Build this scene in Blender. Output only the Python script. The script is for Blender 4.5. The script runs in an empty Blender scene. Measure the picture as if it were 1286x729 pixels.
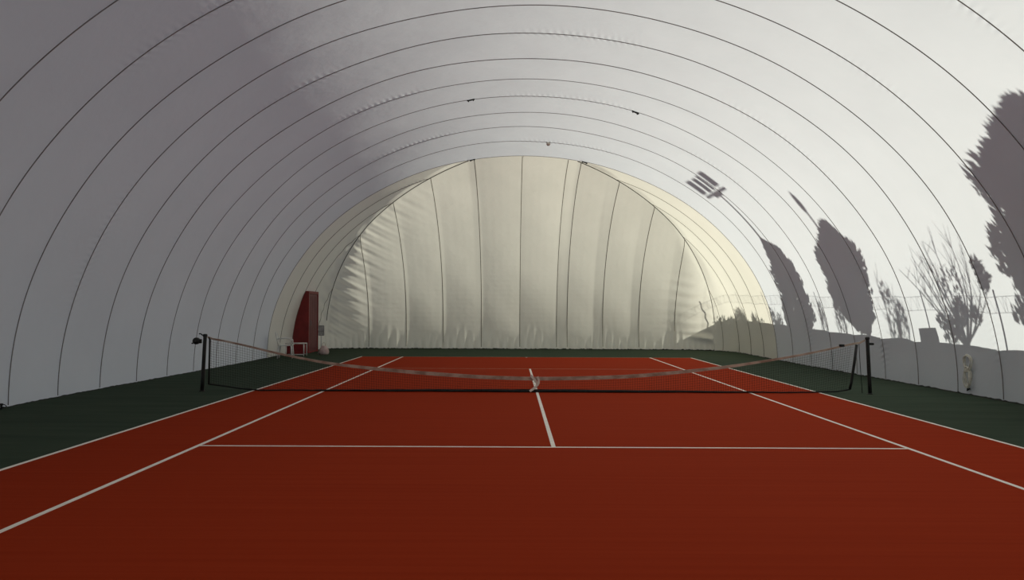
import bpy, bmesh, math, random
import numpy as np
from mathutils import Vector, Matrix
random.seed(7)
rng = np.random.default_rng(7)
SC = bpy.context.scene
COL = SC.collection
PI = math.pi

# ------------------------------------------------------------------ camera, sky, sun, exposure
cam = bpy.data.cameras.new('camera')
camo = bpy.data.objects.new('camera', cam)
COL.objects.link(camo)
cam.sensor_width = 36.0
cam.lens = 1055.0 / 1286.0 * 36.0
cam.clip_start = 0.05
cam.clip_end = 400
camo.matrix_world = (Matrix.Translation((-0.49, -16.16, 1.60))
                     @ Matrix.Rotation(math.radians(90 + 1.314), 4, 'X')
                     @ Matrix.Rotation(math.radians(0.25), 4, 'Z'))
SC.camera = camo

SUN_EL, SUN_AZ = 29.0, 6.0
SUN_POWER = 8.9
SKY_POWER = 0.38
SKY_COLOR = (0.86, 0.92, 1.06)
vs = SC.view_settings
vs.view_transform = 'Standard'
vs.look = 'None'
vs.exposure = 0.0
vs.gamma = 1.0
vs.use_curve_mapping = False
SC.cycles.max_bounces = 10
SC.cycles.diffuse_bounces = 8
SC.cycles.transmission_bounces = 8
SC.cycles.caustics_reflective = False
SC.cycles.caustics_refractive = False

w = bpy.data.worlds.new('sky')
SC.world = w
w.use_nodes = True
w.node_tree.nodes['Background'].inputs[0].default_value = (*SKY_COLOR, 1)
w.node_tree.nodes['Background'].inputs[1].default_value = SKY_POWER

sun = bpy.data.lights.new('sun', 'SUN')
sun.energy = SUN_POWER
sun.angle = math.radians(0.53)
sun.color = (1.0, 0.985, 0.87)
suno = bpy.data.objects.new('sun', sun)
COL.objects.link(suno)
_el, _az = math.radians(SUN_EL), math.radians(SUN_AZ)
S = Vector((math.cos(_el) * math.cos(_az), math.cos(_el) * math.sin(_az), math.sin(_el)))
suno.rotation_euler = S.to_track_quat('Z', 'Y').to_euler()
suno.location = S * 60


# ------------------------------------------------------------------ materials
def lin(c):
    return tuple(((x / 255) / 12.92 if x / 255 <= 0.04045 else ((x / 255 + 0.055) / 1.055) ** 2.4) for x in c)


class NT:
    def __init__(self, name):
        self.m = bpy.data.materials.new(name)
        self.m.use_nodes = True
        self.t = self.m.node_tree
        self.t.nodes.clear()
        self.out = self.n('ShaderNodeOutputMaterial')

    def n(self, typ, **kw):
        nd = self.t.nodes.new(typ)
        for k, v in kw.items():
            setattr(nd, k, v)
        return nd

    def l(self, a, b):
        self.t.links.new(a, b)


def noise_mix(nt, c1, c2, scale, detail=4, stretch=(1, 1, 1), lo=0.35, hi=0.65, rough=0.55):
    """colour that wanders between two linear colours, in object space"""
    tc = nt.n('ShaderNodeTexCoord')
    mp = nt.n('ShaderNodeMapping')
    mp.inputs['Scale'].default_value = stretch
    nt.l(tc.outputs['Object'], mp.inputs['Vector'])
    no = nt.n('ShaderNodeTexNoise')
    no.inputs['Scale'].default_value = scale
    no.inputs['Detail'].default_value = detail
    no.inputs['Roughness'].default_value = rough
    nt.l(mp.outputs[0], no.inputs['Vector'])
    cr = nt.n('ShaderNodeValToRGB')
    cr.color_ramp.elements[0].position = lo
    cr.color_ramp.elements[1].position = hi
    cr.color_ramp.elements[0].color = (*c1, 1)
    cr.color_ramp.elements[1].color = (*c2, 1)
    nt.l(no.outputs['Fac'], cr.inputs['Fac'])
    return cr.outputs['Color'], no.outputs['Fac'], mp.outputs[0]


def solid(name, c1, c2=None, scale=8, rough=0.6, spec=0.3, metal=0, stretch=(1, 1, 1), bump=0.0, lo=0.35, hi=0.65):
    nt = NT(name)
    b = nt.n('ShaderNodeBsdfPrincipled')
    col, fac, _ = noise_mix(nt, c1, c2 or c1, scale, stretch=stretch, lo=lo, hi=hi)
    nt.l(col, b.inputs['Base Color'])
    b.inputs['Roughness'].default_value = rough
    b.inputs['Specular IOR Level'].default_value = spec
    b.inputs['Metallic'].default_value = metal
    if bump:
        bp = nt.n('ShaderNodeBump')
        bp.inputs['Strength'].default_value = bump
        bp.inputs['Distance'].default_value = 0.01
        nt.l(fac, bp.inputs['Height'])
        nt.l(bp.outputs[0], b.inputs['Normal'])
    nt.l(b.outputs[0], nt.out.inputs['Surface'])
    return nt.m


def membrane(name, c1, c2, through, trans_col, weave=0.0):
    """coated fabric: scatters light back and lets some of it through to the inside"""
    nt = NT(name)
    col, fac, vec = noise_mix(nt, c1, c2, 0.55, detail=5, lo=0.3, hi=0.7)
    d = nt.n('ShaderNodeBsdfDiffuse')
    nt.l(col, d.inputs['Color'])
    tr = nt.n('ShaderNodeBsdfTranslucent')
    mx = nt.n('ShaderNodeMix', data_type='RGBA', blend_type='MULTIPLY')
    mx.inputs[0].default_value = 1.0
    nt.l(col, mx.inputs[6])
    mx.inputs[7].default_value = (*trans_col, 1)
    nt.l(mx.outputs[2], tr.inputs['Color'])
    m1 = nt.n('ShaderNodeMixShader')
    m1.inputs[0].default_value = through
    nt.l(d.outputs[0], m1.inputs[1])
    nt.l(tr.outputs[0], m1.inputs[2])
    g = nt.n('ShaderNodeBsdfGlossy')
    g.inputs['Roughness'].default_value = 0.42
    g.inputs['Color'].default_value = (0.9, 0.9, 0.9, 1)
    m2 = nt.n('ShaderNodeMixShader')
    m2.inputs[0].default_value = 0.045
    nt.l(m1.outputs[0], m2.inputs[1])
    nt.l(g.outputs[0], m2.inputs[2])
    # slack in the cloth, and the ribs of its weave
    n2 = nt.n('ShaderNodeTexNoise')
    n2.inputs['Scale'].default_value = 1.6
    n2.inputs['Detail'].default_value = 5
    nt.l(vec, n2.inputs['Vector'])
    h = n2.outputs['Fac']
    if weave:
        for k, dirn in enumerate(('X', 'Z')):
            wv = nt.n('ShaderNodeTexWave', wave_type='BANDS', bands_direction=dirn)
            wv.inputs['Scale'].default_value = (1.1, 1.7)[k]
            wv.inputs['Distortion'].default_value = 1.2
            wv.inputs['Detail'].default_value = 2
            nt.l(vec, wv.inputs['Vector'])
            ma = nt.n('ShaderNodeMath', operation='MULTIPLY_ADD')
            nt.l(wv.outputs['Fac'], ma.inputs[0])
            ma.inputs[1].default_value = weave
            nt.l(h, ma.inputs[2])
            h = ma.outputs[0]
    bp = nt.n('ShaderNodeBump')
    bp.inputs['Strength'].default_value = 0.35
    bp.inputs['Distance'].default_value = 0.05
    nt.l(h, bp.inputs['Height'])
    for s in (d, tr, g):
        nt.l(bp.outputs[0], s.inputs['Normal'])
    nt.l(m2.outputs[0], nt.out.inputs['Surface'])
    return nt.m


M = {}
M['vault'] = membrane('white_membrane', (0.715, 0.745, 0.785), (0.755, 0.785, 0.825), 0.34, (1.0, 1.0, 0.98))
M['end'] = membrane('cream_membrane', (0.755, 0.745, 0.68), (0.805, 0.79, 0.725), 0.35, (1.0, 0.985, 0.93), weave=0.05)
M['seam'] = solid('seam_tape', (0.24, 0.22, 0.215), (0.31, 0.285, 0.28), 3, 0.8)
M['seam_end'] = solid('seam_tape_cream', (0.12, 0.10, 0.07), (0.2, 0.17, 0.12), 3, 0.8)
M['mitre'] = solid('mitre_rope', (0.05, 0.042, 0.035), (0.09, 0.075, 0.06), 3, 0.8)
M['green'] = solid('green_court_paint', (0.038, 0.055, 0.038), (0.050, 0.067, 0.046), 1.2, 0.9, 0.02, stretch=(0.4, 2.2, 1), bump=0.05)
M['red'] = solid('red_court_paint', (0.265, 0.025, 0.007), (0.315, 0.034, 0.010), 1.8, 0.9, 0.015, stretch=(0.16, 7.0, 1), bump=0.05, lo=0.25, hi=0.75)
M['line'] = solid('white_line_paint', (0.80, 0.75, 0.67), (0.90, 0.85, 0.77), 5, 0.7, 0.3)
M['worn_line'] = solid('worn_line_paint', (0.32, 0.14, 0.075), (0.42, 0.24, 0.15), 5, 0.75, 0.3)
M['black'] = solid('black_paint', (0.010, 0.010, 0.010), (0.018, 0.018, 0.017), 12, 0.5, 0.35)
M['netcord'] = solid('black_net_cord', (0.012, 0.012, 0.012), (0.02, 0.02, 0.02), 20, 0.8, 0.2)
M['tape'] = solid('dirty_net_band', (0.30, 0.20, 0.155), (0.52, 0.41, 0.34), 3.5, 0.85, 0.2, stretch=(1, 1, 2), lo=0.38, hi=0.6)
M['strap'] = solid('white_webbing', (0.60, 0.54, 0.47), (0.72, 0.66, 0.60), 14, 0.85, 0.2)
M['rubber'] = solid('dark_skirt', (0.010, 0.011, 0.009), (0.03, 0.03, 0.026), 6, 0.85, 0.2)
M['rope'] = solid('pale_rope', (0.58, 0.56, 0.48), (0.74, 0.72, 0.64), 18, 0.85, 0.2)
M['doorred'] = solid('red_door_paint', (0.16, 0.010, 0.012), (0.22, 0.016, 0.016), 4, 0.5, 0.4)
M['doorleaf'] = solid('door_leaf', (0.13, 0.035, 0.040), (0.17, 0.05, 0.055), 3, 0.55, 0.35)
M['plastic'] = solid('white_plastic', (0.62, 0.62, 0.60), (0.70, 0.70, 0.68), 6, 0.45, 0.4)
M['crate'] = solid('red_crate', (0.17, 0.006, 0.008), (0.23, 0.010, 0.012), 9, 0.5, 0.4)
M['steel'] = solid('dull_steel', (0.20, 0.20, 0.21), (0.28, 0.28, 0.29), 9, 0.45, 0.5, metal=0.7)
M['white_metal'] = solid('white_painted_steel', (0.52, 0.51, 0.50), (0.62, 0.60, 0.59), 9, 0.5, 0.4)
M['board'] = solid('board_face', (0.30, 0.31, 0.31), (0.38, 0.39, 0.39), 9, 0.6, 0.3)
M['bag'] = solid('pink_cloth', (0.46, 0.33, 0.33), (0.58, 0.47, 0.46), 10, 0.85, 0.2)
M['concrete'] = solid('grey_render', (0.32, 0.31, 0.29), (0.42, 0.41, 0.38), 2.5, 0.9, 0.2)
M['ground'] = solid('dry_ground', (0.10, 0.095, 0.07), (0.16, 0.15, 0.11), 0.8, 0.95, 0.1)
M['leaf'] = solid('cypress_leaf', (0.018, 0.045, 0.016), (0.035, 0.075, 0.025), 4, 0.8, 0.2)
M['bark'] = solid('bark', (0.07, 0.05, 0.035), (0.13, 0.10, 0.07), 6, 0.9, 0.2)
M['lampglass'] = solid('lamp_glass', (0.30, 0.31, 0.32), (0.35, 0.36, 0.37), 4, 0.2, 0.5)


# ------------------------------------------------------------------ mesh helpers
class MB:
    def __init__(self):
        self.v, self.f, self.smooth = [], [], []

    def add(self, vs_, fs, sm=False):
        o = len(self.v)
        self.v.extend([tuple(p) for p in vs_])
        for f in fs:
            self.f.append(tuple(i + o for i in f))
            self.smooth.append(sm)
        return self

    def box(self, lo, hi, bev=0.0, mat=None):
        bm = bmesh.new()
        bmesh.ops.create_cube(bm, size=1)
        c = (Vector(lo) + Vector(hi)) / 2
        s = Vector(hi) - Vector(lo)
        for v in bm.verts:
            v.co = Vector((v.co.x * s.x, v.co.y * s.y, v.co.z * s.z)) + c
        if bev:
            bmesh.ops.bevel(bm, geom=bm.edges[:], offset=bev, segments=2, profile=0.6, affect='EDGES')
        if mat is not None:
            bm.transform(mat)
        bm.verts.index_update()
        self.add([v.co[:] for v in bm.verts], [[v.index for v in f.verts] for f in bm.faces], False)
        bm.free()
        return self

    def tube(self, pts, r, sides=8, caps=True, closed=False):
        pts = [Vector(p) for p in pts]
        n = len(pts)
        rs = r if isinstance(r, (list, tuple)) else [r] * n
        vs_, up = [], None
        for i, p in enumerate(pts):
            a = pts[(i - 1) % n] if closed else pts[max(i - 1, 0)]
            b = pts[(i + 1) % n] if closed else pts[min(i + 1, n - 1)]
            t = (b - a)
            t = t.normalized() if t.length > 1e-9 else Vector((0, 0, 1))
            if up is None:
                up = Vector((0, 0, 1)) if abs(t.z) < 0.9 else Vector((1, 0, 0))
            up = (up - t * up.dot(t))
            if up.length < 1e-6:
                up = t.orthogonal()
            up.normalize()
            sd = t.cross(up)
            for k in range(sides):
                an = 2 * PI * (k + 0.5) / sides
                vs_.append(p + (up * math.cos(an) + sd * math.sin(an)) * rs[i])
        fs = []
        m = n if closed else n - 1
        for i in range(m):
            j = (i + 1) % n
            for k in range(sides):
                k2 = (k + 1) % sides
                fs.append((i * sides + k, i * sides + k2, j * sides + k2, j * sides + k))
        if caps and not closed:
            fs.append(tuple(range(sides - 1, -1, -1)))
            fs.append(tuple((n - 1) * sides + k for k in range(sides)))
        return self.add(vs_, fs, sides > 4)

    def ribbon(self, pts, side, width, thick):
        """flat band: pts along it, side = unit vector across it"""
        pts = [Vector(p) for p in pts]
        n = len(pts)
        vs_ = []
        for i, p in enumerate(pts):
            t = (pts[min(i + 1, n - 1)] - pts[max(i - 1, 0)]).normalized()
            sd = Vector(side)
            sd = (sd - t * sd.dot(t)).normalized()
            nn = t.cross(sd).normalized()
            wd = width[i] if isinstance(width, (list, tuple)) else width
            for a, b in ((1, 1), (1, -1), (-1, -1), (-1, 1)):
                vs_.append(p + sd * (a * wd / 2) + nn * (b * thick / 2))
        fs = []
        for i in range(n - 1):
            for k in range(4):
                k2 = (k + 1) % 4
                fs.append((i * 4 + k, i * 4 + k2, i * 4 + 4 + k2, i * 4 + 4 + k))
        fs += [(3, 2, 1, 0), tuple((n - 1) * 4 + k for k in range(4))]
        return self.add(vs_, fs, False)

    def lathe(self, prof, centre=(0, 0, 0), axis='Z', seg=20):
        """prof: (radius, height) pairs"""
        vs_, fs = [], []
        c = Vector(centre)
        for r, h in prof:
            for k in range(seg):
                a = 2 * PI * k / seg
                p = (r * math.cos(a), r * math.sin(a), h)
                if axis == 'Y':
                    p = (p[0], p[2], p[1])
                elif axis == 'X':
                    p = (p[2], p[0], p[1])
                vs_.append(c + Vector(p))
        for i in range(len(prof) - 1):
            for k in range(seg):
                k2 = (k + 1) % seg
                fs.append((i * seg + k, i * seg + k2, (i + 1) * seg + k2, (i + 1) * seg + k))
        fs.append(tuple(range(seg - 1, -1, -1)))
        fs.append(tuple((len(prof) - 1) * seg + k for k in range(seg)))
        return self.add(vs_, fs, True)

    def build(self, name, mat, parent=None, loc=None):
        me = bpy.data.meshes.new(name)
        me.from_pydata(self.v, [], self.f)
        me.polygons.foreach_set('use_smooth', self.smooth)
        me.materials.append(mat)
        me.update()
        o = bpy.data.objects.new(name, me)
        COL.objects.link(o)
        if parent is not None:
            o.parent = parent
        if loc is not None:
            o.location = loc
        return o


def grid_object(name, P, mat, parent=None):
    """P: (rows, cols, 3) array -> one smooth mesh"""
    r, c, _ = P.shape
    me = bpy.data.meshes.new(name)
    idx = np.arange(r * c).reshape(r, c)
    q = np.stack([idx[:-1, :-1], idx[:-1, 1:], idx[1:, 1:], idx[1:, :-1]], -1).reshape(-1, 4)
    me.vertices.add(r * c)
    me.vertices.foreach_set('co', P.reshape(-1).astype(np.float32))
    me.loops.add(q.size)
    me.loops.foreach_set('vertex_index', q.reshape(-1).astype(np.int32))
    me.polygons.add(len(q))
    me.polygons.foreach_set('loop_start', np.arange(0, q.size, 4, dtype=np.int32))
    me.update(calc_edges=True)
    me.validate()
    me.polygons.foreach_set('use_smooth', np.ones(len(me.polygons), dtype=bool))
    me.materials.append(mat)
    me.update()
    o = bpy.data.objects.new(name, me)
    COL.objects.link(o)
    if parent is not None:
        o.parent = parent
    return o


def tag(o, label, cat, group=None, kind=None):
    o['label'] = label
    if cat:
        o['category'] = cat
    if group:
        o['group'] = group
    if kind:
        o['kind'] = kind
    return o


def struct(o, label=None, cat=None):
    o['kind'] = 'structure'
    if label:
        o['label'] = label
    if cat:
        o['category'] = cat
    return o


def thing(name, label, cat, loc=(0, 0, 0), rotz=0.0, group=None):
    o = bpy.data.objects.new(name, None)
    o.empty_display_size = 0.2
    COL.objects.link(o)
    o.location = loc
    o.rotation_euler = (0, 0, rotz)
    return tag(o, label, cat, group)


# ------------------------------------------------------------------ the dome's shape
XC = -0.15                      # its axis
YEND = 17.44                    # foot of either end wall
HOOP0, PITCH = -1.16, 1.5       # hoop seams every 1.5 m
YTOP = 10.84                    # the last hoop: the end vault starts here
HEND, AEND = 6.56, 8.2
KE = 1.03 * AEND
CTOP = 1 - 6.6 / KE             # |cos| at which the mitre reaches the last hoop


def HA(y):
    y = np.abs(np.asarray(y, float)) * (np.asarray(y) > 0)
    H = np.interp(y, [0, 0.34, 1.84, 3.34, 4.84, 6.34, 7.84, 9.34, 10.84], [7.08, 7.07, 7.02, 6.99, 6.97, 6.91, 6.85, 6.74, 6.56])
    a = np.interp(y, [0, 8], [8.42, 8.2])
    return H, a


def fillet_r(z):
    return np.clip(2.3 * (1 - z / 5.0), 0.12, 2.3)


def sstep(a, b, x):
    t = np.clip((x - a) / (b - a), 0, 1)
    return t * t * (3 - 2 * t)


def vault_pts(y, th, wrinkle=True):
    """points of the vault at length y and ellipse angle th (0 = right foot, pi = left foot)"""
    y, th = np.broadcast_arrays(np.asarray(y, float), np.asarray(th, float))
    H, a = HA(y)
    c, s = np.cos(th), np.sin(th)
    out = np.zeros_like(y)
    u = ((y - HOOP0) / PITCH) % 1.0
    arc = th * 7.8
    foot = sstep(0.0, 0.9, H * s)
    out += 0.060 * 4 * u * (1 - u) * (0.35 + 0.65 * foot)
    if wrinkle:
        k = np.round((y - HOOP0) / PITCH)
        d = (y - HOOP0) - k * PITCH
        mask = sstep(0.30, 0.75, np.sin(th * 3.1 + k * 2.37) * 0.6 + np.sin(th * 7.3 + k * 4.1) * 0.5)
        out += 0.028 * np.sin(2 * PI * (arc + 0.5 * d) / 0.135 + 2 * np.sin(arc * 1.7 + k)) * mask * sstep(0.0, 0.05, np.abs(d)) * np.where(d >= 0, np.exp(-d / 0.16), np.exp(d / 0.05))
        out += 0.012 * np.sin(arc * 1.3 + y * 0.9) * np.sin(y * 1.9 + th * 2)
        # gathers beside the far left mitre
        q = np.clip(YEND - KE * (1 - np.abs(c)) - y, 0, 50)
        z = H * s
        env = np.exp(-(q / 0.7) ** 2) * sstep(0.3, 1.0, z) * (1 - sstep(4.6, 5.6, z)) * (c < 0) * (y > 0)
        out += env * 0.022 * np.sin(2 * PI * (z * 0.92 + (y - 12) * 0.35) / 0.36)
    ymx = np.where(np.abs(c) > CTOP, YEND - KE * (1 - np.abs(c)), YTOP)
    out = out * sstep(0.0, 0.25, ymx - np.abs(y))
    x = (a + out) * c
    z = np.maximum((H + out) * s, 0)
    # rounded corners in plan towards the far end
    ym = np.where(np.abs(c) > CTOP, YEND - KE * (1 - np.abs(c)), YTOP)
    r = fillet_r(z)
    q = ym - y
    m = (q < r) & (np.abs(c) > CTOP) & (y > 0)
    t = 0.5 * (1 - np.clip(q / r, 0, 1))
    sx = np.sign(c)
    x = np.where(m, x - sx * t * t * r, x)
    yy = np.where(m, ym - (1 - t) ** 2 * r, y)
    return np.stack([XC + x, yy, z], -1)


def end_pts(xp, v, wrinkle=True):
    """points of the far end wall: xp across from the axis, v = 0 at the floor to 1 on the mitre / last hoop"""
    xp, v = np.broadcast_arrays(np.asarray(xp, float), np.asarray(v, float))
    zt = HEND * np.sqrt(np.clip(1 - (xp / AEND) ** 2, 0, 1))
    zlim = HEND * math.sqrt(1 - CTOP ** 2)
    z = zt * v
    zz = np.minimum(z * np.where(zt > zlim, zlim / np.maximum(zt, 1e-6), 1), HEND)
    e = KE * (1 - np.sqrt(np.clip(1 - (zz / HEND) ** 2, 0, 1)))
    xs = AEND * np.sqrt(np.clip(1 - (z / HEND) ** 2, 0, 1))
    ye = YEND - e
    r = fillet_r(z)
    p = np.maximum(xs - np.abs(xp), 0)
    m = p < r
    t = 0.5 * (1 - np.clip(p / r, 0, 1))
    sx = np.sign(xp)
    x = np.where(m, sx * (xs - (1 - t) ** 2 * r), xp)
    y = np.where(m, ye - t * t * r, ye)
    y = np.where(v >= 1, np.where(np.abs(xp) <= AEND * CTOP, YTOP, y), y)
    y = y + 0.5 * np.sin(PI * np.clip(v, 0, 1)) * (1 - (xp / AEND) ** 2) * np.where(y > 0, 1, 0)
    if wrinkle:
        dd = np.zeros_like(x)
        # cloth billows between the seams
        u = ((xp + 0.02) / 1.475) % 1.0
        dd += -0.035 * 4 * u * (1 - u) * sstep(0.0, 0.8, z) * (1 - sstep(0.9, 1.0, v))
        # gathers that run down from the left mitre
        g = np.exp(-(p / 1.25) ** 2) * sstep(0.15, 0.8, z) * (1 - sstep(5.3, 5.9, z)) * (xp < 0)
        ww = xp * 0.42 + z * 0.91
        dd += g * 0.026 * (np.sin(2 * PI * ww / 0.43 + 1.3 * np.sin(xp * 2.1)) + 0.6 * np.sin(2 * PI * ww / 0.21 + 2.0 * np.sin(z * 1.3 + xp)))
        # right corner: a few flat creases and one big fold close to the floor
        g = np.exp(-(p / 1.5) ** 2) * (xp > 0) * sstep(0.3, 0.9, z) * (1 - sstep(2.6, 3.4, z))
        dd += g * 0.022 * np.sin(2 * PI * (z + 0.06 * xp) / 0.40 + 0.8 * np.sin(xp * 3))
        g = np.exp(-((p - 0.55) / 0.75) ** 2) * (xp > 0)
        dd += g * 0.16 * np.exp(-((z - 0.50 + 0.10 * (xp - 7.4)) / 0.12) ** 2)
        # short pleats along the foot
        hz_ = 0.75 + 0.45 * np.sin(xp * 3.3) * np.sin(xp * 1.17 + 1)
        g = (1 - sstep(0.15, 1.0, z / np.maximum(hz_, 0.2))) * sstep(0.0, 0.1, z)
        dd += g * 0.038 * (np.abs(np.sin(2 * PI * xp / 0.62 + 0.9 * np.sin(xp * 1.9))) - 0.5)
        dd += 0.015 * np.sin(xp * 2.1 + z * 0.7) * np.sin(z * 1.5 + xp * 0.4) * sstep(0, 0.6, z) * (1 - sstep(0.9, 1.0, v))
        dd = dd * np.where(np.abs(xp) > AEND * CTOP, sstep(0.0, 0.22, p), 1)
        y = y - dd
    return np.stack([XC + x, y, z], -1)


# ------------------------------------------------------------------ setting: ground, floor
b = MB()
b.box((-70, -70, -0.30), (70, 70, -0.06))
struct(b.build('ground', M['ground']), 'dry ground outside the dome', 'ground')

b = MB()
b.box((-9.2, -18.2, -0.058), (9.2, 18.2, 0.0))
floor = struct(b.build('floor', M['green']), 'dark green court floor around the red playing area', 'floor')
DW, SW, LL = 5.485, 4.115, 11.885
b = MB()
b.box((-DW, -LL, -0.01), (DW, LL, 0.004))
b.build('court_surface', M['red'], floor)['label'] = 'brick red playing surface'


def court_line(lo, hi, m='line'):
    q = MB()
    q.box((lo[0], lo[1], 0.001), (hi[0], hi[1], 0.0065 if m == 'line' else 0.006))
    q.build('court_line', M[m], floor)


for s in (-1, 1):
    court_line((s * DW - 0.025, -LL), (s * DW + 0.025, LL))
    court_line((s * SW - 0.025, -LL), (s * SW + 0.025, LL))
court_line((-SW + 0.025, -6.425), (SW - 0.025, -6.375))
court_line((-SW + 0.025, 6.375), (SW - 0.025, 6.425), 'worn_line')
court_line((-0.025, -6.375), (0.025, 6.375))
court_line((-DW + 0.025, LL - 0.05), (DW - 0.025, LL), 'worn_line')
court_line((-DW + 0.025, -LL), (DW - 0.025, -LL + 0.05))
court_line((-0.025, LL - 0.15), (0.025, LL - 0.05))

# ------------------------------------------------------------------ setting: the dome
fr = np.array([0, 0.025, 0.06, 0.11, 0.18, 0.28, 0.40, 0.52, 0.64, 0.76, 0.86, 0.93, 0.975])
ks = np.arange(-6, 8)
ycol = np.concatenate([HOOP0 + (k + fr) * PITCH for k in ks])
ycol = np.concatenate([[-10.84, -10.5], ycol[ycol > -10.2], [YTOP]])
th = np.linspace(0, PI, 1000)
Y1 = np.broadcast_to(ycol, (len(th), len(ycol)))
T1 = np.broadcast_to(th[:, None], Y1.shape)
# beyond the last hoop each row runs on to the mitre
ymr = np.where(np.abs(np.cos(th)) > CTOP, YEND - KE * (1 - np.abs(np.cos(th))), YTOP)
sfr = np.linspace(0, 1, 62)[1:]
Y2 = YTOP + (ymr[:, None] - YTOP) * sfr[None, :]
T2 = np.broadcast_to(th[:, None], Y2.shape)
Y0 = -YTOP + (-(ymr[:, None]) + YTOP) * np.linspace(1, 0, 12)[None, :-1]
T0 = np.broadcast_to(th[:, None], Y0.shape)
P = vault_pts(np.concatenate([Y0, Y1, Y2], 1), np.concatenate([T0, T1, T2], 1))
ceiling = struct(grid_object('ceiling', P[:, :], M['vault']), 'white air dome membrane vaulting from floor to floor over the court', 'dome membrane')

xcol = np.linspace(-AEND, AEND, 430)
vrow = np.linspace(0, 1, 190)
PE = end_pts(xcol[None, :], vrow[:, None])
ceiling.data.materials.append(M['end'])
nc = P.shape[1] - 1
cream = np.tile((np.arange(nc) >= P.shape[1] - 62).astype(np.int32), P.shape[0] - 1)
ceiling.data.polygons.foreach_set('material_index', cream)
wall_far = struct(grid_object('wall_far', PE, M['end']), 'cream fabric end wall of the dome behind the far baseline', 'dome wall')
PN = end_pts(np.linspace(-AEND, AEND, 60)[None, :], np.linspace(0, 1, 30)[:, None], False)
# the near end has plain corners: same vault mirrored
xn = np.linspace(-8.42, 8.42, 90)
zn = np.linspace(0, 1, 40)
Xn, Vn = np.meshgrid(xn, zn)
ztn = 7.08 * np.sqrt(np.clip(1 - (Xn / 8.42) ** 2, 0, 1))
czn = np.where(np.abs(Xn) / 8.42 > CTOP, 1 - np.abs(Xn) / 8.42, 1 - CTOP)
Zn = ztn * Vn
limn = 7.08 * math.sqrt(1 - CTOP ** 2)
zzn = Zn * np.where(ztn > limn, limn / np.maximum(ztn, 1e-6), 1)
Yn = -(YEND - KE * (1 - np.sqrt(np.clip(1 - (zzn / 7.08) ** 2, 0, 1))))
struct(grid_object('wall_near', np.stack([XC + Xn, Yn, Zn], -1), M['end']), 'cream fabric end wall of the dome behind the camera', 'dome wall')


def inward(pts, d):
    """pull a line of points d metres in from the skin, towards the inside of the dome"""
    c = np.stack([np.full(len(pts), XC), pts[:, 1] * 0.8, np.full(len(pts), 0.8)], -1)
    n = c - pts
    n /= np.linalg.norm(n, axis=1)[:, None]
    q = pts + n * d
    q[:, 2] = np.maximum(q[:, 2], 0.01)
    return q


def seam(pts, r, parent, mat='seam', name='seam', sides=5, off=0.006):
    q = MB()
    q.tube([tuple(p) for p in inward(pts, off)], r, sides)
    return q.build(name, M[mat], parent)


for k in range(-6, 13):
    y = HOOP0 + k * PITCH
    if y <= YTOP + 0.01:
        seam(vault_pts(np.full(240, y), np.linspace(0.004, PI - 0.004, 240)), 0.0085 if y < 2 else 0.007, ceiling)
    else:
        cc = 1 - (YEND - y) / KE
        t0 = math.acos(min(cc, 0.9999))
        for rev in (False, True):
            t = np.linspace(0.004, t0, 90)
            seam(vault_pts(np.full(90, y), PI - t if rev else t), 0.007, ceiling, 'seam_end', off=0.006 if k < 12 else 0.03)
# mitre seams: cable-like dark lines from the floor corners up to the last hoop
for s in (-1, 1):
    xs_ = np.linspace(AEND * CTOP, AEND * 0.985, 120)
    seam(end_pts(s * xs_, np.full(120, 0.9995)), 0.013, wall_far, 'mitre', 'mitre_seam', 6, 0.02)
for xw in (-6.13, -4.62, -3.13, -1.58, -0.02, 1.47, 1.90, 3.34, 4.80, 6.25):
    q = end_pts(np.full(120, xw), np.linspace(0.015 if abs(xw) < 2 else 0.02, 0.998, 120))
    q[:, 0] *= 1 - 0.012 * (1 - q[:, 2] / 6.5)
    seam(q, 0.011, wall_far, 'seam_end')

# dark weighted skirt where the membrane meets the floor
def skirt(name, pts, h=0.03):
    q = MB()
    vs_, fs = [], []
    n = len(pts)
    for i, p in enumerate(pts):
        hh = h * (0.55 + 0.9 * random.random() ** 2)
        c = Vector((0 - p[0], (0 - p[1]) * 0.5, 0)).normalized()
        a = Vector((p[0], p[1], 0))
        o1 = 0.03 + 0.015 * random.random()
        vs_ += [a - c * 0.01, a - c * 0.005 + Vector((0, 0, hh)), a + c * 0.012 + Vector((0, 0, hh * 0.9)), a + c * o1 + Vector((0, 0, 0.004)), a + c * o1]
    for i in range(n - 1):
        for k in range(5):
            k2 = (k + 1) % 5
            fs.append((i * 5 + k, i * 5 + k2, i * 5 + 5 + k2, i * 5 + 5 + k))
    fs += [(4, 3, 2, 1, 0), tuple((n - 1) * 5 + k for k in range(5))]
    q.add(vs_, fs)
    return struct(q.build(name, M['rubber']), None)


ys = np.linspace(-16.5, 17.40, 420)
skirt('baseboard_right', vault_pts(ys, np.full(420, 0.002), False), 0.022)
skirt('baseboard_left', vault_pts(ys, np.full(420, PI - 0.002), False), 0.012)
skirt('baseboard_far', end_pts(np.linspace(-AEND * 0.999, AEND * 0.999, 360), np.full(360, 0.002), False), 0.035)


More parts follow.
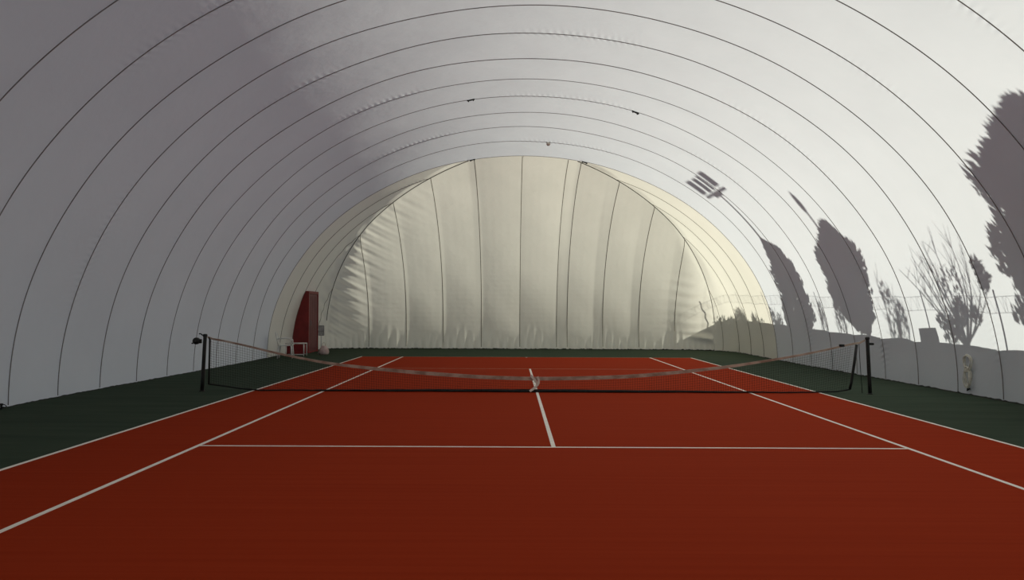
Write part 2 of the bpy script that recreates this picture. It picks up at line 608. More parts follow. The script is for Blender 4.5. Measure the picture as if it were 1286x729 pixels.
# small dark clamps where ropes are tied to the hoop seams
def clamp(y, thd, name, label, group=None, hook=False, sc=0.75):
    p = vault_pts(np.array([y]), np.array([thd]), False)[0]
    n = Vector((XC - p[0], 0, 0.6 - p[2])).normalized()
    t = thing(name, label, 'clamp' if not hook else 'hook', (p[0], p[1], p[2]), 0, group)
    side = Vector((0, 1, 0)).cross(n).normalized()
    Mx = Matrix((side.to_4d(), Vector((0, 1, 0, 0)), n.to_4d(), Vector((0, 0, 0, 1)))).transposed()
    for i in range(3):
        Mx[i][3] = 0
    q = MB()
    q.box((-0.13 * sc, -0.035 * sc, 0.0), (0.13 * sc, 0.035 * sc, 0.03), 0.008, Mx)
    q.build('plate', M['black'], t)
    for s in (-1, 1):
        q = MB()
        q.tube([Mx @ Vector((s * 0.08 * sc, 0, 0.028)), Mx @ Vector((s * 0.08 * sc, 0, 0.05))], 0.014, 8)
        q.build('bolt', M['black'], t)
    if hook:
        q = MB()
        q.lathe([(0.02, 0.0), (0.06, -0.02), (0.065, -0.07), (0.03, -0.11)], (0, 0, -0.01), 'Z', 14)
        q.build('cap', M['strap'], t)
    return t


def th_of(x, y):
    H, a = HA(y)
    return math.acos((x - XC) / float(a))


CL = 'clamps on the hoop seams'
clamp(YTOP, th_of(-1.79, YTOP), 'seam_clamp', 'dark clamp at the left top corner of the cream end wall', CL)
clamp(YTOP, th_of(1.84, YTOP), 'seam_clamp', 'dark clamp at the right top corner of the cream end wall', CL)
clamp(4.84, th_of(-1.55, 4.84), 'seam_clamp', 'dark clamp on an overhead hoop seam, left of the crown', CL)
clamp(4.84, th_of(2.6, 4.84), 'seam_clamp', 'dark clamp on an overhead hoop seam, right of the crown', CL)
clamp(9.34, th_of(0.6, 9.34), 'roof_hook', 'small white capped hook under the crown near the end wall', None, True, 0.5)


# ------------------------------------------------------------------ the net
def tape_z(x):
    """height of the slack band's middle"""
    x = np.asarray(x, float)
    return np.interp(x, [-6.42, -5.7, -4.97, -4.03, -3.08, -2.25, -1.2, -0.54, 0.0, 1.0, 1.92, 2.78, 3.6, 4.54, 5.31, 5.87, 6.3],
                     [1.045, 0.905, 0.725, 0.545, 0.44, 0.37, 0.30, 0.275, 0.265, 0.285, 0.325, 0.41, 0.50, 0.65, 0.79, 0.92, 1.02])


def smooth_interp(xs, f, width=0.35):
    return np.mean([f(xs + o) for o in np.linspace(-width, width, 9)], 0)


net = thing('tennis_net', 'slack black tennis net with a dirty brownish top band sagging across the court', 'tennis net', (0, 0, 0))
NX0, NX1 = -6.31, 6.08
xs = np.linspace(-6.333, 6.293, 130)
zs = smooth_interp(xs, tape_z)
zs[0], zs[-1] = 1.04, 1.03
b = MB()
b.ribbon([(x, 0.0, z) for x, z in zip(xs, zs)], (0, 0, 1), [0.034 + 0.036 * math.exp(-(x / 4.2) ** 4) for x in xs], 0.014)
b.build('top_band', M['tape'], net)['label'] = 'dirty brownish top band'


def tz(x):
    return float(np.interp(x, xs, zs))


def bot_z(x):
    return float(np.interp(x, [-6.31, -6.1, -5.75, -5.3, 5.3, 5.75, 6.02], [0.14, 0.11, 0.06, 0.03, 0.03, 0.05, 0.10]))


b = MB()
cell = 0.046
r = 0.0019
x = NX0 + cell
while x < NX1 - 0.02:
    t_ = (x - NX0) / (NX1 - NX0)
    za, zb = tz(x) - 0.02, bot_z(x)
    lean = -0.10 * max(0, (x - 4.5) / 1.6)
    sway = 0.02 * math.sin(x * 1.7)
    b.tube([(x, 0, za), (x + lean * 0.5, 0.012 + sway * 0.5, (za + zb) / 2), (x + lean, 0.02 + sway, zb)], r, 4, False)
    x += cell
for j in range(1, 22):
    seg = []
    for xx in np.linspace(NX0, NX1, 150):
        h0 = tz(xx)
        z = h0 - 0.02 - cell * j
        if z < bot_z(xx):
            if len(seg) > 1:
                b.tube(seg, r, 4, False)
            seg = []
        else:
            f_ = (h0 - z) / max(h0, 0.1)
            lean = -0.10 * max(0, (xx - 4.5) / 1.6) * f_
            seg.append((xx + lean, 0.02 * f_, z))
    if len(seg) > 1:
        b.tube(seg, r, 4, False)
b.build('mesh', M['netcord'], net)
b = MB()
pts = []
for xx in np.linspace(-6.31, 6.02, 160):
    pts.append((xx, 0.02 + 0.012 * math.sin(xx * 2.9), bot_z(xx) - 0.004 + 0.004 * math.sin(xx * 5)))
rad = [0.014 + 0.014 * math.exp(-((p[0] - 0.2) / 1.6) ** 2) for p in pts]
b.tube(pts, rad, 7)
b.build('bottom_cord', M['netcord'], net)
b = MB()     # the spare netting that lies bunched on the court under the middle
for k in range(7):
    ph = random.random() * 6
    x0, x1 = -4.6 + random.random() * 2.2, 4.8 - random.random() * 2.4
    pp = [(xx, 0.045 + 0.018 * k + 0.02 * math.sin(xx * 1.3 + ph), 0.022 + 0.013 * (1 + math.sin(xx * 2.3 + ph * 2)) * math.exp(-(xx / 3) ** 2)) for xx in np.linspace(x0, x1, 90)]
    b.tube(pp, 0.010, 5)
b.build('bunched_netting', M['netcord'], net)
b = MB()
b.tube([(-6.31, 0, 1.03), (-6.30, 0, 1.02), (-6.29, 0, 0.99), (-6.295, 0, 0.55), (-6.30, 0, 0.13)], 0.018, 8)
b.build('side_rod', M['black'], net)
b = MB()
b.tube([(6.135, 0, 0.95), (6.09, 0, 0.6), (6.03, 0, 0.22), (6.0, 0, 0.10)], 0.026, 8)
b.build('side_rod', M['black'], net)
b = MB()
b.ribbon([(-0.125, -0.015, 0.335), (-0.06, -0.022, 0.26), (-0.015, -0.026, 0.20), (0.0, -0.028, 0.155), (-0.03, -0.032, 0.11), (-0.09, -0.04, 0.065), (-0.14, -0.05, 0.03)], (1, 0, 0.35), 0.045, 0.010)
b.ribbon([(0.005, -0.018, 0.31), (0.03, -0.022, 0.25), (0.03, -0.026, 0.19), (0.0, -0.028, 0.14)], (1, 0, 0), 0.042, 0.008)
b.build('centre_strap', M['strap'], net)['label'] = 'white centre strap tied round the band'
b = MB()
b.box((5.80, -0.016, 0.905), (5.90, 0.016, 0.955), 0.005)
b.build('band_clip', M['black'], net)
b = MB()
b.tube([(6.18, 0, 0.99), (6.20, 0.0, 0.6), (6.24, 0, 0.02)], 0.006, 5)
b.build('lashing_cord', M['netcord'], net)


def post(x, lean, label, winch):
    t = thing('net_post', label, 'net post', (x, 0.0, 0.0), 0, 'net posts')
    q = MB()
    q.lathe([(0.036, 0.0), (0.036, 0.25), (0.0345, 0.7), (0.034, 1.05), (0.030, 1.06)], (0, 0, 0), 'Z', 18)
    q.v = [(p[0] + lean * p[2], p[1], p[2]) for p in q.v]
    q.build('shaft', M['black'], t)
    q = MB()
    q.lathe([(0.040, 1.045), (0.043, 1.06), (0.043, 1.085), (0.028, 1.10)], (lean * 1.05, 0, 0), 'Z', 18)
    q.build('cap', M['black'], t)
    q = MB()
    q.lathe([(0.055, 0.002), (0.055, 0.012), (0.040, 0.02)], (0, 0, 0), 'Z', 18)
    q.build('ground_collar', M['black'], t)
    if winch:
        q = MB()
        q.box((-0.09, -0.03, 0.92), (-0.02, 0.03, 1.0), 0.008)
        q.lathe([(0.02, -0.055), (0.062, -0.05), (0.066, -0.035), (0.066, 0.02), (0.06, 0.035), (0.02, 0.04)], (-0.115, 0, 0.965), 'Y', 22)
        wn = q.build('winch', M['black'], t)
        q = MB()
        q.tube([(-0.115, -0.05, 0.965), (-0.115, -0.085, 0.965), (-0.15, -0.09, 0.925)], 0.009, 8)
        q.tube([(-0.15, -0.08, 0.925), (-0.15, -0.14, 0.925)], 0.013, 8)
        q.build('crank', M['black'], wn)
        q = MB()
        q.tube([(0.0, 0, 1.07), (-0.04, 0, 1.105), (-0.07, 0, 1.10)], 0.012, 8)
        q.build('hook', M['black'], t)
    else:
        q = MB()
        q.box((-0.01, -0.025, 0.94), (0.055, 0.025, 0.985), 0.006)
        q.tube([(0.045, 0, 0.962), (0.075, 0, 0.962)], 0.018, 10)
        q.build('cleat', M['black'], t)
        q = MB()
        q.tube([(-0.03, -0.03, 0.60), (-0.055, -0.035, 0.58), (-0.03, -0.03, 0.555)], 0.010, 8)
        q.build('hook', M['black'], t)
    return t


post(-6.43, 0.045, 'black net post with a round winch, at the left end of the net', True)
post(6.39, -0.045, 'black net post with a small cleat, at the right end of the net', False)

# ------------------------------------------------------------------ right wall: rope coil
t = thing('rope_coil', 'pale rope coiled in loops hanging low on the right dome wall', 'rope', (8.13, -0.05, 0.0))
b = MB()
rr = random.Random(3)


def skin_x(z):
    return float(vault_pts(np.array([-0.05]), np.array([math.asin(min(z / 7.08, 1))]), False)[0][0]) - 8.13


for k in range(5):
    pts = []
    cz, hz2, wy = 0.33 + 0.02 * rr.random(), 0.17 + 0.03 * rr.random(), 0.085 + 0.03 * rr.random()
    for i in range(40):
        a = 2 * PI * i / 40
        z = cz + hz2 * math.cos(a)
        pts.append((skin_x(z) - 0.03 - 0.011 * k + 0.008 * math.sin(3 * a + k), wy * math.sin(a) + 0.02 * math.sin(2 * a + k), z))
    b.tube(pts, 0.010, 6, closed=True)
for k in range(4):
    pts = []
    cz, hz2, wy = 0.61 + 0.02 * rr.random(), 0.13 + 0.03 * rr.random(), 0.10 + 0.025 * rr.random()
    for i in range(36):
        a = 2 * PI * i / 36
        z = cz + hz2 * math.cos(a)
        pts.append((skin_x(z) - 0.03 - 0.012 * k, wy * math.sin(a) - 0.02 + 0.02 * math.sin(2 * a + k * 2), z))
    b.tube(pts, 0.010, 6, closed=True)
b.build('loops', M['rope'], t)
b = MB()
pts = []
for i in range(30):
    a = 2 * PI * i * 3 / 29
    pts.append((skin_x(0.47) - 0.05 + 0.035 * math.cos(a), 0.07 * math.sin(a), 0.47 + 0.012 * (i / 29 - 0.5) * 6))
b.tube(pts, 0.011, 6)
b.build('binding', M['rope'], t)
b = MB()
b.box((skin_x(0.75) - 0.06, -0.03, 0.735), (skin_x(0.75) - 0.012, 0.03, 0.765), 0.006)
b.build('peg', M['strap'], t)
b = MB()
pts = [(skin_x(0.12) - 0.03, -0.03, 0.19), (skin_x(0.1) - 0.045, 0.01, 0.12), (skin_x(0.1) - 0.03, 0.05, 0.10), (skin_x(0.1) - 0.05, 0.02, 0.085), (skin_x(0.1) - 0.03, -0.04, 0.12)]
b.tube(pts, 0.014, 7)
b.build('coil_shadow', M['rubber'], t)  # near-black loop modelled as the shadow below the pale coil

# small dark peg at the foot of the left wall, near the camera
t = thing('anchor_peg', 'small dark anchor peg by the foot of the left dome wall', 'peg', (-8.46, -3.0, 0.0))
b = MB()
b.lathe([(0.016, 0.0), (0.016, 0.07), (0.03, 0.075), (0.03, 0.09), (0.012, 0.095)], (0, 0, 0), 'Z', 12)
b.build('stake', M['black'], t)
b = MB()
b.tube([(0.0, 0.0, 0.06), (0.05, 0.0, 0.075), (0.085, 0.0, 0.05), (0.05, 0.0, 0.035), (0, 0, 0.045)], 0.008, 6)
b.build('ring', M['black'], t)

# ------------------------------------------------------------------ far left corner: red door box, chairs, crate frame, board stand
DX, DY0, DY1, DH = -7.74, 13.84, 15.34, 2.22
b = MB()
# a shallow box let into the dome wall: posts, head and sill around the leaf
b.box((-9.3, DY0, 0.0), (DX, DY0 + 0.09, DH), 0.008)
b.box((-9.3, DY1 - 0.09, 0.0), (DX, DY1, DH), 0.008)
b.box((-9.3, DY0 + 0.09, DH - 0.10), (DX, DY1 - 0.09, DH), 0.008)
b.box((-9.3, DY0 + 0.09, 0.0), (DX, DY1 - 0.09, 0.05), 0.008)
door = struct(b.build('door_1', M['doorred']), 'red boxed doorway standing out of the far left dome wall', 'door')
b = MB()
yA, yB = DY0 + 0.10, DY1 - 0.10
b.box((DX - 0.07, yA, 0.055), (DX - 0.03, yB, DH - 0.105), 0.004)
for k in range(5):
    y0 = yA + 0.04 + k * (yB - yA - 0.04) / 5
    b.box((DX - 0.032, y0, 0.12), (DX - 0.018, y0 + (yB - yA - 0.04) / 5 - 0.04, DH - 0.17), 0.004)
leaf = b.build('door_leaf', M['doorleaf'], door)
leaf['label'] = 'dull reddish door leaf with upright panels'
b = MB()
b.tube([(DX - 0.02, yA + 0.12, 1.0), (DX + 0.03, yA + 0.12, 1.0), (DX + 0.03, yA + 0.12, 1.15), (DX - 0.02, yA + 0.12, 1.15)], 0.012, 8)
b.build('handle', M['steel'], leaf)


def chair(loc, rotz, label, group=None):
    """moulded white garden chair, facing +x"""
    t = thing('plastic_chair', label, 'chair', loc, rotz, group)
    q = MB()
    n = 9
    vs_, fs = [], []
    for lay in (0, 1):
        for i in range(n):
            for j in range(n):
                u, v = i / (n - 1), j / (n - 1)
                wd = 0.215 + 0.02 * u
                z = 0.42 + 0.015 * u ** 2 - 0.015 * math.sin(PI * u) * math.sin(PI * v) - 0.022 * lay
                vs_.append((-0.20 + 0.42 * u, -wd + 2 * wd * v, z))
    for lay in (0, 1):
        for i in range(n - 1):
            for j in range(n - 1):
                f_ = [lay * n * n + i * n + j, lay * n * n + (i + 1) * n + j, lay * n * n + (i + 1) * n + j + 1, lay * n * n + i * n + j + 1]
                fs.append(f_ if lay == 0 else f_[::-1])
    for i in range(n - 1):
        for e0, e1 in (((i, 0), (i + 1, 0)), ((i, n - 1), (i + 1, n - 1)), ((0, i), (0, i + 1)), ((n - 1, i), (n - 1, i + 1))):
            a_, c_ = e0[0] * n + e0[1], e1[0] * n + e1[1]
            fs.append((a_, c_, c_ + n * n, a_ + n * n))
    q.add(vs_, fs, False)
    q.build('seat', M['plastic'], t)
    q = MB()
    q.tube([(-0.20, -0.21, 0.40), (-0.25, -0.215, 0.62), (-0.29, -0.17, 0.80), (-0.30, 0.0, 0.84), (-0.29, 0.17, 0.80), (-0.25, 0.215, 0.62), (-0.20, 0.21, 0.40)], 0.020, 8)
    for s in (-0.14, -0.07, 0, 0.07, 0.14):
        q.ribbon([(-0.20, s, 0.42), (-0.25, s, 0.62), (-0.293, s * 0.95, 0.825)], (0, 1, 0), 0.042, 0.010)
    q.build('backrest', M['plastic'], t)
    for s in (-1, 1):
        q = MB()
        q.tube([(-0.25, s * 0.215, 0.62), (-0.05, s * 0.255, 0.645), (0.14, s * 0.25, 0.63), (0.19, s * 0.235, 0.58), (0.20, s * 0.225, 0.42)], 0.018, 8)
        q.build('armrest', M['plastic'], t)
        for fx in (-1, 1):
            q = MB()
            q.tube([(fx * 0.19, s * 0.205, 0.41), (fx * 0.23, s * 0.235, 0.0)], [0.026, 0.017], 8)
            q.build('leg', M['plastic'], t)
    return t


chair((-7.72, 10.75, 0), 0.15, 'white plastic garden chair facing the court by the far left dome wall')
# low white frame with red crates in it, in front of the red door
t = thing('crate_rack', 'low white framed rack holding dark red panels in front of the red door', 'rack', (-7.74, 12.2, 0))
b = MB()
for x in (-0.32, -0.14, 0.29):
    for y in (-0.2, 0.2):
        b.tube([(x, y, 0.0), (x, y, 0.42)], 0.016, 8)
for y in (-0.2, 0.2):
    b.tube([(-0.335, y, 0.42), (0.305, y, 0.42)], 0.016, 8)
    b.tube([(-0.32, y, 0.05), (0.29, y, 0.05)], 0.012, 8)
for x in (-0.32, 0.29):
    b.tube([(x, -0.2, 0.42), (x, 0.2, 0.42)], 0.016, 8)
b.build('frame', M['plastic'], t)
for x0, x1 in ((-0.295, -0.165), (-0.115, 0.265)):
    q = MB()
    q.box((x0, -0.17, 0.07), (x1, 0.17, 0.38), 0.012)
    for z in (0.14, 0.22, 0.30):
        q.box((x0 + 0.01, -0.178, z), (x1 - 0.01, -0.165, z + 0.02), 0.003)
    q.build('panel', M['crate'], t)['label'] = 'dark red panel'

t = thing('board_stand', 'small grey board on a thin white stand beside the red door', 'stand', (-7.14, 13.2, 0))
b = MB()
b.tube([(0, 0, 0.02), (0, 0, 0.72)], 0.022, 10)
b.build('pole', M['white_metal'], t)
b = MB()
for a in (0.3, 0.3 + 2 * PI / 3, 0.3 + 4 * PI / 3):
    b.tube([(0, 0, 0.20), (0.20 * math.cos(a), 0.20 * math.sin(a), 0.012)], 0.014, 8)
b.build('tripod_foot', M['white_metal'], t)
b = MB()
b.box((-0.085, -0.02, 0.66), (0.085, 0.02, 0.99), 0.006)
bd = b.build('board', M['board'], t)
b = MB()
b.box((-0.095, -0.026, 0.975), (0.095, 0.026, 1.005), 0.005)
b.box((-0.095, -0.026, 0.795), (0.095, 0.026, 0.815), 0.004)
b.box((-0.095, -0.026, 0.65), (0.095, 0.026, 0.672), 0.005)
for s in (-1, 1):
    b.box((s * 0.09 - 0.008, -0.026, 0.66), (s * 0.09 + 0.008, 0.026, 0.99), 0.003)
b.build('board_frame', M['steel'], bd)
t = thing('cloth_bag', 'pale pink cloth bag on the floor beside the small board stand', 'bag', (-6.98, 12.9, 0))
b = MB()
prof = [(0.10, 0.0), (0.15, 0.02), (0.17, 0.10), (0.15, 0.20), (0.10, 0.28), (0.06, 0.31)]
b.lathe(prof, (0, 0, 0), 'Z', 20)
b.v = [(p[0] * (1 + 0.08 * math.sin(5 * math.atan2(p[1], p[0]))), p[1] * 0.8 * (1 + 0.08 * math.sin(4 * math.atan2(p[1], p[0]) + 1)), p[2]) for p in b.v]
b.build('body', M['bag'], t)
b = MB()
b.tube([(-0.05, 0, 0.30), (-0.05, 0, 0.39), (0, 0, 0.43), (0.05, 0, 0.39), (0.05, 0, 0.30)], 0.010, 6)
b.build('handle', M['strap'], t)

# ------------------------------------------------------------------ outside, along the right: what throws the shadows on the membrane
WX = 9.8                                    # boundary wall
TX = 12.2                                   # the trees stand behind it
TAN = math.tan(_el)


def along(y, z, dx):
    return y + dx * S.y / S.x, z + dx * S.z / S.x


def top_z(y):
    return float(np.interp(y, [-20, -1.6, 2, 4, 6.2, 9, 12, 15.5, 20], [1.68, 1.72, 1.80, 1.87, 1.94, 2.08, 2.14, 2.24, 2.31]))


b = MB()
vs_, fs = [], []
yy = np.linspace(-22, 24, 180)
for y in yy:
    z = top_z(y) + 0.012 * math.sin(y * 3.1) + 0.01 * random.random()
    vs_ += [(WX - 0.1, y, -0.06), (WX + 0.1, y, -0.06), (WX + 0.1, y, z), (WX - 0.1, y, z)]
for i in range(len(yy) - 1):
    for k in range(4):
        k2 = (k + 1) % 4
        fs.append((i * 4 + k, i * 4 + k2, i * 4 + 4 + k2, i * 4 + 4 + k))
fs += [(0, 1, 2, 3), tuple((len(yy) - 1) * 4 + k for k in (3, 2, 1, 0))]
b.add(vs_, fs)
bw = struct(b.build('trim_1', M['concrete']), 'grey boundary wall outside the right side of the dome', 'boundary wall')
b = MB()
b.box((WX - 0.2, 1.17, -0.06), (WX + 0.2, 1.80, top_z(1.5) + 0.27), 0.01)
b.build('pier', M['concrete'], bw)

fence = thing('fence', 'wire fence with razor coils on top of the outside boundary wall', 'fence', (WX, 0, 0))
for y in (-6.6, -3.9, -1.2, 1.42, 4.2, 7.0, 9.6, 11.5, 14.6, 17.4):
    b = MB()
    z0 = top_z(y) + 0.02
    b.tube([(0, y, z0), (0, y, z0 + 1.12), (0.10, y, z0 + 1.30)], 0.022, 8)
    b.build('post', M['steel'], fence)
b = MB()
n = 2600
pts = []
for i in range(n):
    y = -8 + 27 * i / (n - 1)
    a = 2 * PI * (y + 8) / 0.16
    pts.append((0.02 + 0.15 * math.cos(a), y + 0.05 * math.cos(a * 0.37), top_z(y) + 0.97 + 0.14 * math.sin(a)))
b.tube(pts, 0.0035, 3)
b.build('razor_wire', M['steel'], fence)
b = MB()
for dz in (0.80, 1.13):
    b.tube([(0, y, top_z(y) + dz) for y in np.linspace(-8, 19, 60)], 0.004, 4)
b.build('line_wire', M['steel'], fence)


def leaves(b, centre, rad, n, size, rnd, up=0.8):
    """n small leaf sprays in an ellipsoid"""
    for _ in range(n):
        while True:
            p = Vector((rnd.uniform(-1, 1), rnd.uniform(-1, 1), rnd.uniform(-1, 1)))
            if p.length <= 1:
                break
        c = Vector((centre[0] + p.x * rad[0], centre[1] + p.y * rad[1], centre[2] + p.z * rad[2]))
        leaf1(b, c, Vector((p.x * 0.6 + rnd.uniform(-.4, .4), p.y * 0.6 + rnd.uniform(-.4, .4), up + rnd.uniform(-.3, .3))), size * rnd.uniform(0.6, 1.3), rnd)


def leaf1(b, c, d, L, rnd):
    d = d.normalized()
    s = d.cross(Vector((rnd.uniform(-1, 1), rnd.uniform(-1, 1), rnd.uniform(-1, 1)))).normalized()
    nn = d.cross(s) * (0.12 * L)
    w_ = L * 0.22
    b.add([c, c + d * L * 0.45 + s * w_ + nn, c + d * L, c + d * L * 0.45 - s * w_ + nn], [(0, 1, 2), (0, 2, 3)])


def conifer(label, rows, x0, depth, seed, dens=1.0, leaf=0.20, core=0.72, gaps=0.05):
    """rows: (z, y_min, y_max) outline of the crown; a solid heart with ragged sprays around it"""
    rnd = random.Random(seed)
    rows = sorted(rows)
    zs_ = [r_[0] for r_ in rows]
    lo = lambda z: float(np.interp(z, zs_, [r_[1] for r_ in rows]))
    hi = lambda z: float(np.interp(z, zs_, [r_[2] for r_ in rows]))
    zb, zt = zs_[0], zs_[-1]
    yb = (lo(zb) + hi(zb)) / 2
    t = thing('conifer', label, 'tree', (x0, yb, -0.06))
    q = MB()
    ztr = zb + 0.7 * (zt - zb)
    q.tube([(0, 0, 0), (0.01, 0.0, zb + 0.06), (0, ((lo(ztr) + hi(ztr)) / 2 - yb), ztr)], [0.16, 0.11, 0.04], 10)
    q.build('trunk', M['bark'], t)
    q = MB()
    lump = lambda z, a: 1 + 0.09 * math.sin(4.6 * z + 2 * a + seed) + 0.07 * math.sin(10.5 * z - 3 * a + 1.3) + 0.05 * math.sin(19 * z + 5 * a)
    nz, ns = 34, 20
    vs_, fs = [], []
    for i in range(nz):
        z = zb + (zt - zb) * (0.02 + 0.90 * i / (nz - 1))
        c, hw = (lo(z) + hi(z)) / 2, (hi(z) - lo(z)) / 2
        for k in range(ns):
            a = 2 * PI * k / ns
            f_ = core * lump(z, a) + 0.05 * rnd.random()
            vs_.append((hw * depth * f_ * math.cos(a), c - yb + hw * f_ * math.sin(a), z + 0.06 + 0.05 * rnd.uniform(-1, 1)))
    for i in range(nz - 1):
        for k in range(ns):
            k2 = (k + 1) % ns
            if rnd.random() < gaps:
                continue
            fs.append((i * ns + k, i * ns + k2, (i + 1) * ns + k2, (i + 1) * ns + k))
    q.add(vs_, fs)
    area = sum((hi(z) - lo(z)) for z in np.linspace(zb, zt, 40)) / 40 * (zt - zb)
    for _ in range(int(area * 1250 * dens)):
        z = rnd.uniform(zb, zt)
        c, hw = (lo(z) + hi(z)) / 2, (hi(z) - lo(z)) / 2
        a = rnd.uniform(0, 2 * PI)
        f_ = rnd.uniform(core * 0.9, 0.97) * lump(z, a)
        p = Vector((hw * depth * f_ * math.cos(a), c - yb + hw * f_ * math.sin(a), z + 0.06))
        leaf1(q, p, Vector((math.cos(a) * 0.55, math.sin(a) * 0.5 + rnd.uniform(-.25, .25), 1.0)), leaf * rnd.uniform(0.5, 1.2), rnd)
    q.build('foliage', M['leaf'], t)
    return t


conifer('broad spindle conifer outside, its shadow behind the right net post',
        [(3.32, 4.45, 4.62), (3.50, 4.35, 5.2), (3.74, 4.2, 5.62), (4.00, 4.02, 6.0), (4.36, 3.82, 6.12), (4.93, 3.66, 6.15), (5.40, 3.6, 5.9), (5.77, 3.75, 5.5), (6.10, 4.05, 5.0), (6.40, 4.3, 4.6)], TX, 0.9, 11, 0.8, 0.27, 0.68, 0.08)
conifer('slender conifer outside, its shadow falling beside the far right corner',
        [(1.76, 8.0, 10.4), (2.72, 7.9, 10.3), (3.54, 7.9, 10.15), (4.15, 7.75, 9.99), (5.21, 7.86, 9.66), (5.95, 7.97, 9.35), (6.23, 8.3, 9.15), (6.47, 8.85, 9.0)], TX, 0.7, 12, 0.75, 0.22, 0.72, 0.2)
conifer('tall wide conifer outside, its shadow at the right edge of the picture',
        [(1.92, -4.4, -2.2), (2.91, -4.8, -1.85), (3.6, -5.0, -1.62), (4.42, -5.3, -1.36), (4.9, -5.4, -1.44), (5.3, -5.4, -1.56), (5.66, -5.4, -1.78), (5.74, -5.4, -2.12), (6.2, -5.4, -2.0), (6.62, -5.3, -1.98), (6.76, -5.2, -2.35), (6.92, -5.1, -2.7), (7.12, -5.0, -3.05), (7.3, -4.9, -3.5), (7.5, -4.6, -3.9)], TX, 0.55, 13, 0.7, 0.28, 0.62, 0.30)
for k, (yc, zt) in enumerate(((-8.3, 8.6), (-11.2, 11.4), (-15.0, 8.8))):  # unseen conifers, added to darken the floor near the camera
    conifer(('unseen dense conifer added outside for shade, first of three behind the tall wide one', 'unseen dense conifer added outside for shade, second of three behind the tall wide one', 'unseen dense conifer added outside for shade, last of three behind the tall wide one')[k],
            [(1.4, yc - 1.5, yc + 1.5), (3.0, yc - 1.75, yc + 1.7), (zt * 0.58, yc - 1.5, yc + 1.5), (zt * 0.8, yc - 0.95, yc + 0.9), (zt, yc - 0.1, yc + 0.1)], TX + (0, 4.4, 0)[k], 0.8, 60 + k, 0.35, 0.3, 0.8, 0.03)['group'] = 'unseen conifers added to shade the near half of the dome'


def branchy(label, cat, name, y, x, base_top, targets, clumps, seed, r0=0.07):
    rnd = random.Random(seed)
    t = thing(name, label, cat, (x, y, -0.06))
    q = MB()
    q.tube([(0, 0, 0), (0.02, 0.03, base_top * 0.5), (0, 0, base_top)], [r0 * 1.3, r0, r0 * 0.9], 8)
    q.build('trunk', M['bark'], t)
    q = MB()
    for (ty, tz_) in targets:
        dx = rnd.uniform(-0.5, 0.5)
        p0 = Vector((0, 0, base_top - rnd.uniform(0, 0.12)))
        p3 = Vector((dx, ty - y, tz_))
        pts_ = []
        for i in range(8):
            u = i / 7
            p = p0.lerp(p3, u)
            p.y += 0.14 * math.sin(PI * u) * (1 if ty > y else -1) + rnd.uniform(-.02, .02)
            p.z += 0.05 * math.sin(PI * u)
            pts_.append(p)
        q.tube(pts_, [0.030 * (1 - 0.78 * i / 7) for i in range(8)], 6)
        for _ in range(7):
            i = rnd.randrange(3, 7)
            a = pts_[i]
            e = a + Vector((rnd.uniform(-.25, .25), rnd.uniform(-.28, .28), rnd.uniform(0.15, 0.6)))
            q.tube([a, a.lerp(e, 0.5) + Vector((0, rnd.uniform(-.03, .03), 0.02)), e], [0.010, 0.007, 0.004], 4)
    q.build('branches', M['bark'], t)
    q = MB()
    for (cy, cz, ry, rz, n_) in clumps:
        leaves(q, (0, cy - y, cz), (ry, ry, rz), n_, 0.16, rnd, 0.5)
    if q.v:
        q.build('foliage', M['leaf'], t)
    return t


branchy('pruned tree with fanned bare branches outside, shadow above the rope coil', 'tree', 'bare_tree', 0.36, TX, 3.25,
        [(2.1, 4.85), (1.75, 4.95), (1.5, 5.1), (1.4, 5.25), (1.1, 5.35), (0.85, 5.5), (0.69, 5.58), (0.4, 5.6), (0.15, 5.65), (-0.13, 5.66), (-0.35, 5.45), (-0.5, 5.3), (-0.68, 4.95), (-0.84, 4.6), (1.15, 4.6), (0.75, 5.0), (0.2, 5.1), (-0.1, 4.8)],
        [(0.36, 3.85, 0.17, 0.34, 190), (0.66, 3.5, 0.17, 0.26, 110), (1.08, 3.64, 0.15, 0.20, 85), (0.9, 3.35, 0.22, 0.14, 70), (-0.15, 3.80, 0.16, 0.16, 90), (-0.80, 4.62, 0.13, 0.28, 190), (-0.72, 4.9, 0.12, 0.14, 60), (0.35, 4.5, 0.3, 0.35, 50)], 21)
SAP = 'saplings behind the boundary wall'
for k, (y, zt, lab) in enumerate(((7.1, 4.46, 'thin sapling outside, shadow left of the broad conifer shadow'),
                                  (5.95, 4.41, 'thin sapling outside, shadow touching the broad conifer shadow'),
                                  (3.15, 4.84, 'thin sapling outside, shadow right of the right net post'),
                                  (2.75, 4.36, 'leafy sapling outside, shadow second right of the right net post'),
                                  (11.2, 4.27, 'thin sapling outside, shadow left of the slender conifer shadow'),
                                  (10.7, 3.98, 'short sapling outside, shadow hugging the slender conifer shadow'))):
    dx = (2.0, 2.9)[k % 2]
    y, zt = along(y, zt, dx)
    zc = along(0, 3.59, dx)[1]
    tr = branchy(lab, 'tree', 'sapling', y, TX + dx, zc - 0.9, [(y + 0.12, zt), (y - 0.15, zt - 0.2), (y + 0.25, zt - 0.5), (y - 0.05, zt - 0.35)],
            [(y, zc, 0.2, 0.5, 60), (y + 0.05, zt - 0.5, 0.16, 0.35, 60)], 30 + k, 0.045)
    tr['group'] = SAP
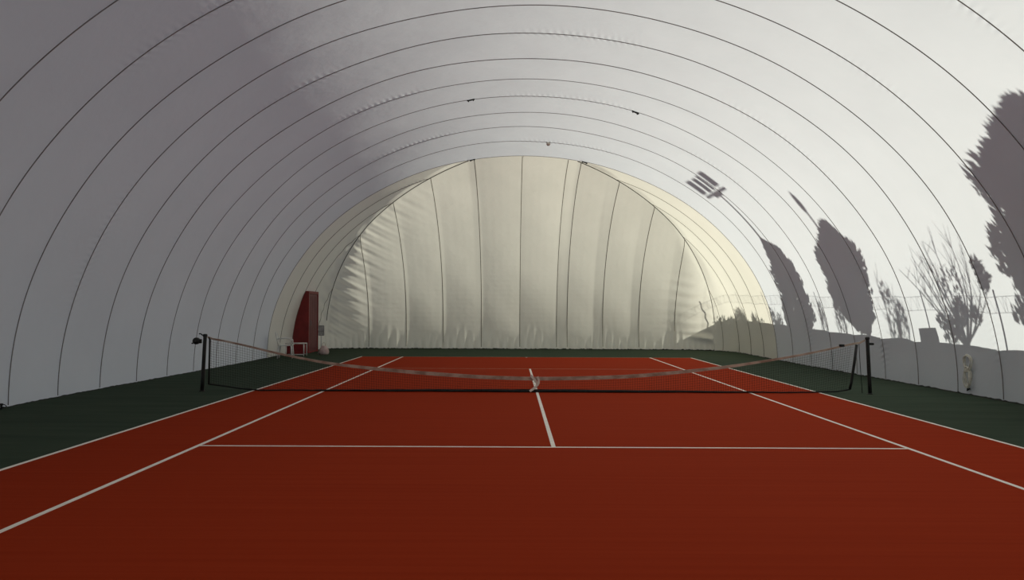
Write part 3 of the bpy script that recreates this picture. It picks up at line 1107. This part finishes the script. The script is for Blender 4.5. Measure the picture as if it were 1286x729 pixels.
for k, (y, zt, ry, lab) in enumerate(((16.9, 3.45, 0.9, 'rounded bush outside beyond the far right corner'),
                                      (15.1, 3.74, 1.0, 'taller bush outside just before the far right corner'),
                                      (13.3, 3.40, 0.9, 'low bush outside near the far end of the right wall'))):
    rnd = random.Random(50 + k)
    dx = (0.0, 3.0, 0.3)[k]
    y, zt = along(y, zt, dx)
    t = thing('bush', lab, 'bush', (TX + dx, y, -0.06), 0, 'bushes behind the boundary wall')
    q = MB()
    for j in range(6):
        a = j * PI / 3
        q.tube([(0.05 * math.cos(a), 0.05 * math.sin(a), 0), (0.3 * math.cos(a), 0.3 * math.sin(a), zt * 0.5), (0.5 * math.cos(a), 0.6 * math.sin(a), zt * 0.9)], [0.04, 0.025, 0.008], 6)
    q.build('stems', M['bark'], t)
    q = MB()
    leaves(q, (0, 0, zt - 1.2), (ry, ry * 1.1, 1.15), 2600, 0.22, rnd, 0.6)
    for j in range(14):
        yy_ = rnd.uniform(-ry, ry)
        leaves(q, (0, yy_, zt - 0.15 + rnd.uniform(-0.2, 0.4) - 0.3 * abs(yy_)), (0.15, 0.14, 0.35), 60, 0.16, rnd, 0.8)
    q.build('foliage', M['leaf'], t)

# floodlight mast: upright lamp panels over a short cross arm
FX, FD, LD = 13.0, 2.6, 4.0
fy, fz = along(9.05, 0, FD)
t = thing('floodlight_mast', 'tall floodlight mast outside with upright lamp panels, shadow high on the right', 'floodlight', (FX + FD, fy, -0.06))
b = MB()
b.tube([(0, 0, 0), (0, 0, 6.5), (0, 0, 9.23 + fz)], [0.11, 0.085, 0.065], 12)
b.build('pole', M['steel'], t)
b = MB()
b.box((-0.05, -0.84, 9.25 + fz), (0.05, 0.92, 9.33 + fz), 0.01)
b.box((-0.06, -0.40, 9.14 + fz), (0.06, 0.44, 9.235 + fz), 0.01)
b.build('cross_arm', M['steel'], t)
for (y0, wd, z0, z1) in ((-0.60, 0.30, 9.50, 10.10), (-0.10, 0.30, 9.44, 10.06), (0.36, 0.30, 9.42, 10.04), (0.80, 0.28, 9.46, 10.07)):
    q = MB()
    q.box((-0.10, y0 - wd / 2, z0 + fz), (0.06, y0 + wd / 2, z1 + fz), 0.012)
    q.tube([(0, y0, 9.30 + fz), (0, y0, z0 + 0.05 + fz)], 0.014, 6)
    lp = q.build('lamp_panel', M['steel'], t)
    q = MB()
    q.box((-0.112, y0 - wd / 2 + 0.015, z0 + 0.02 + fz), (-0.098, y0 + wd / 2 - 0.015, z1 - 0.02 + fz), 0.003)
    q.build('lens', M['lampglass'], lp)
ly, lz = along(4.98, 0, LD)
t = thing('street_lamp', 'slim street lamp outside, its shadow rising from the broad conifer shadow', 'street lamp', (FX + LD, ly, -0.06))
b = MB()
b.tube([(0, 0, 0), (0, 0, 6.5), (0, 0.03, 7.66 + lz)], [0.07, 0.055, 0.04], 10)
b.build('pole', M['steel'], t)
b = MB()
b.lathe([(0.03, 7.52 + lz), (0.09, 7.66 + lz), (0.11, 7.88 + lz), (0.09, 8.11 + lz), (0.04, 8.26 + lz), (0.015, 8.33 + lz)], (0, 0.04, 0), 'Z', 16)
b.build('lamp_head', M['steel'], t)
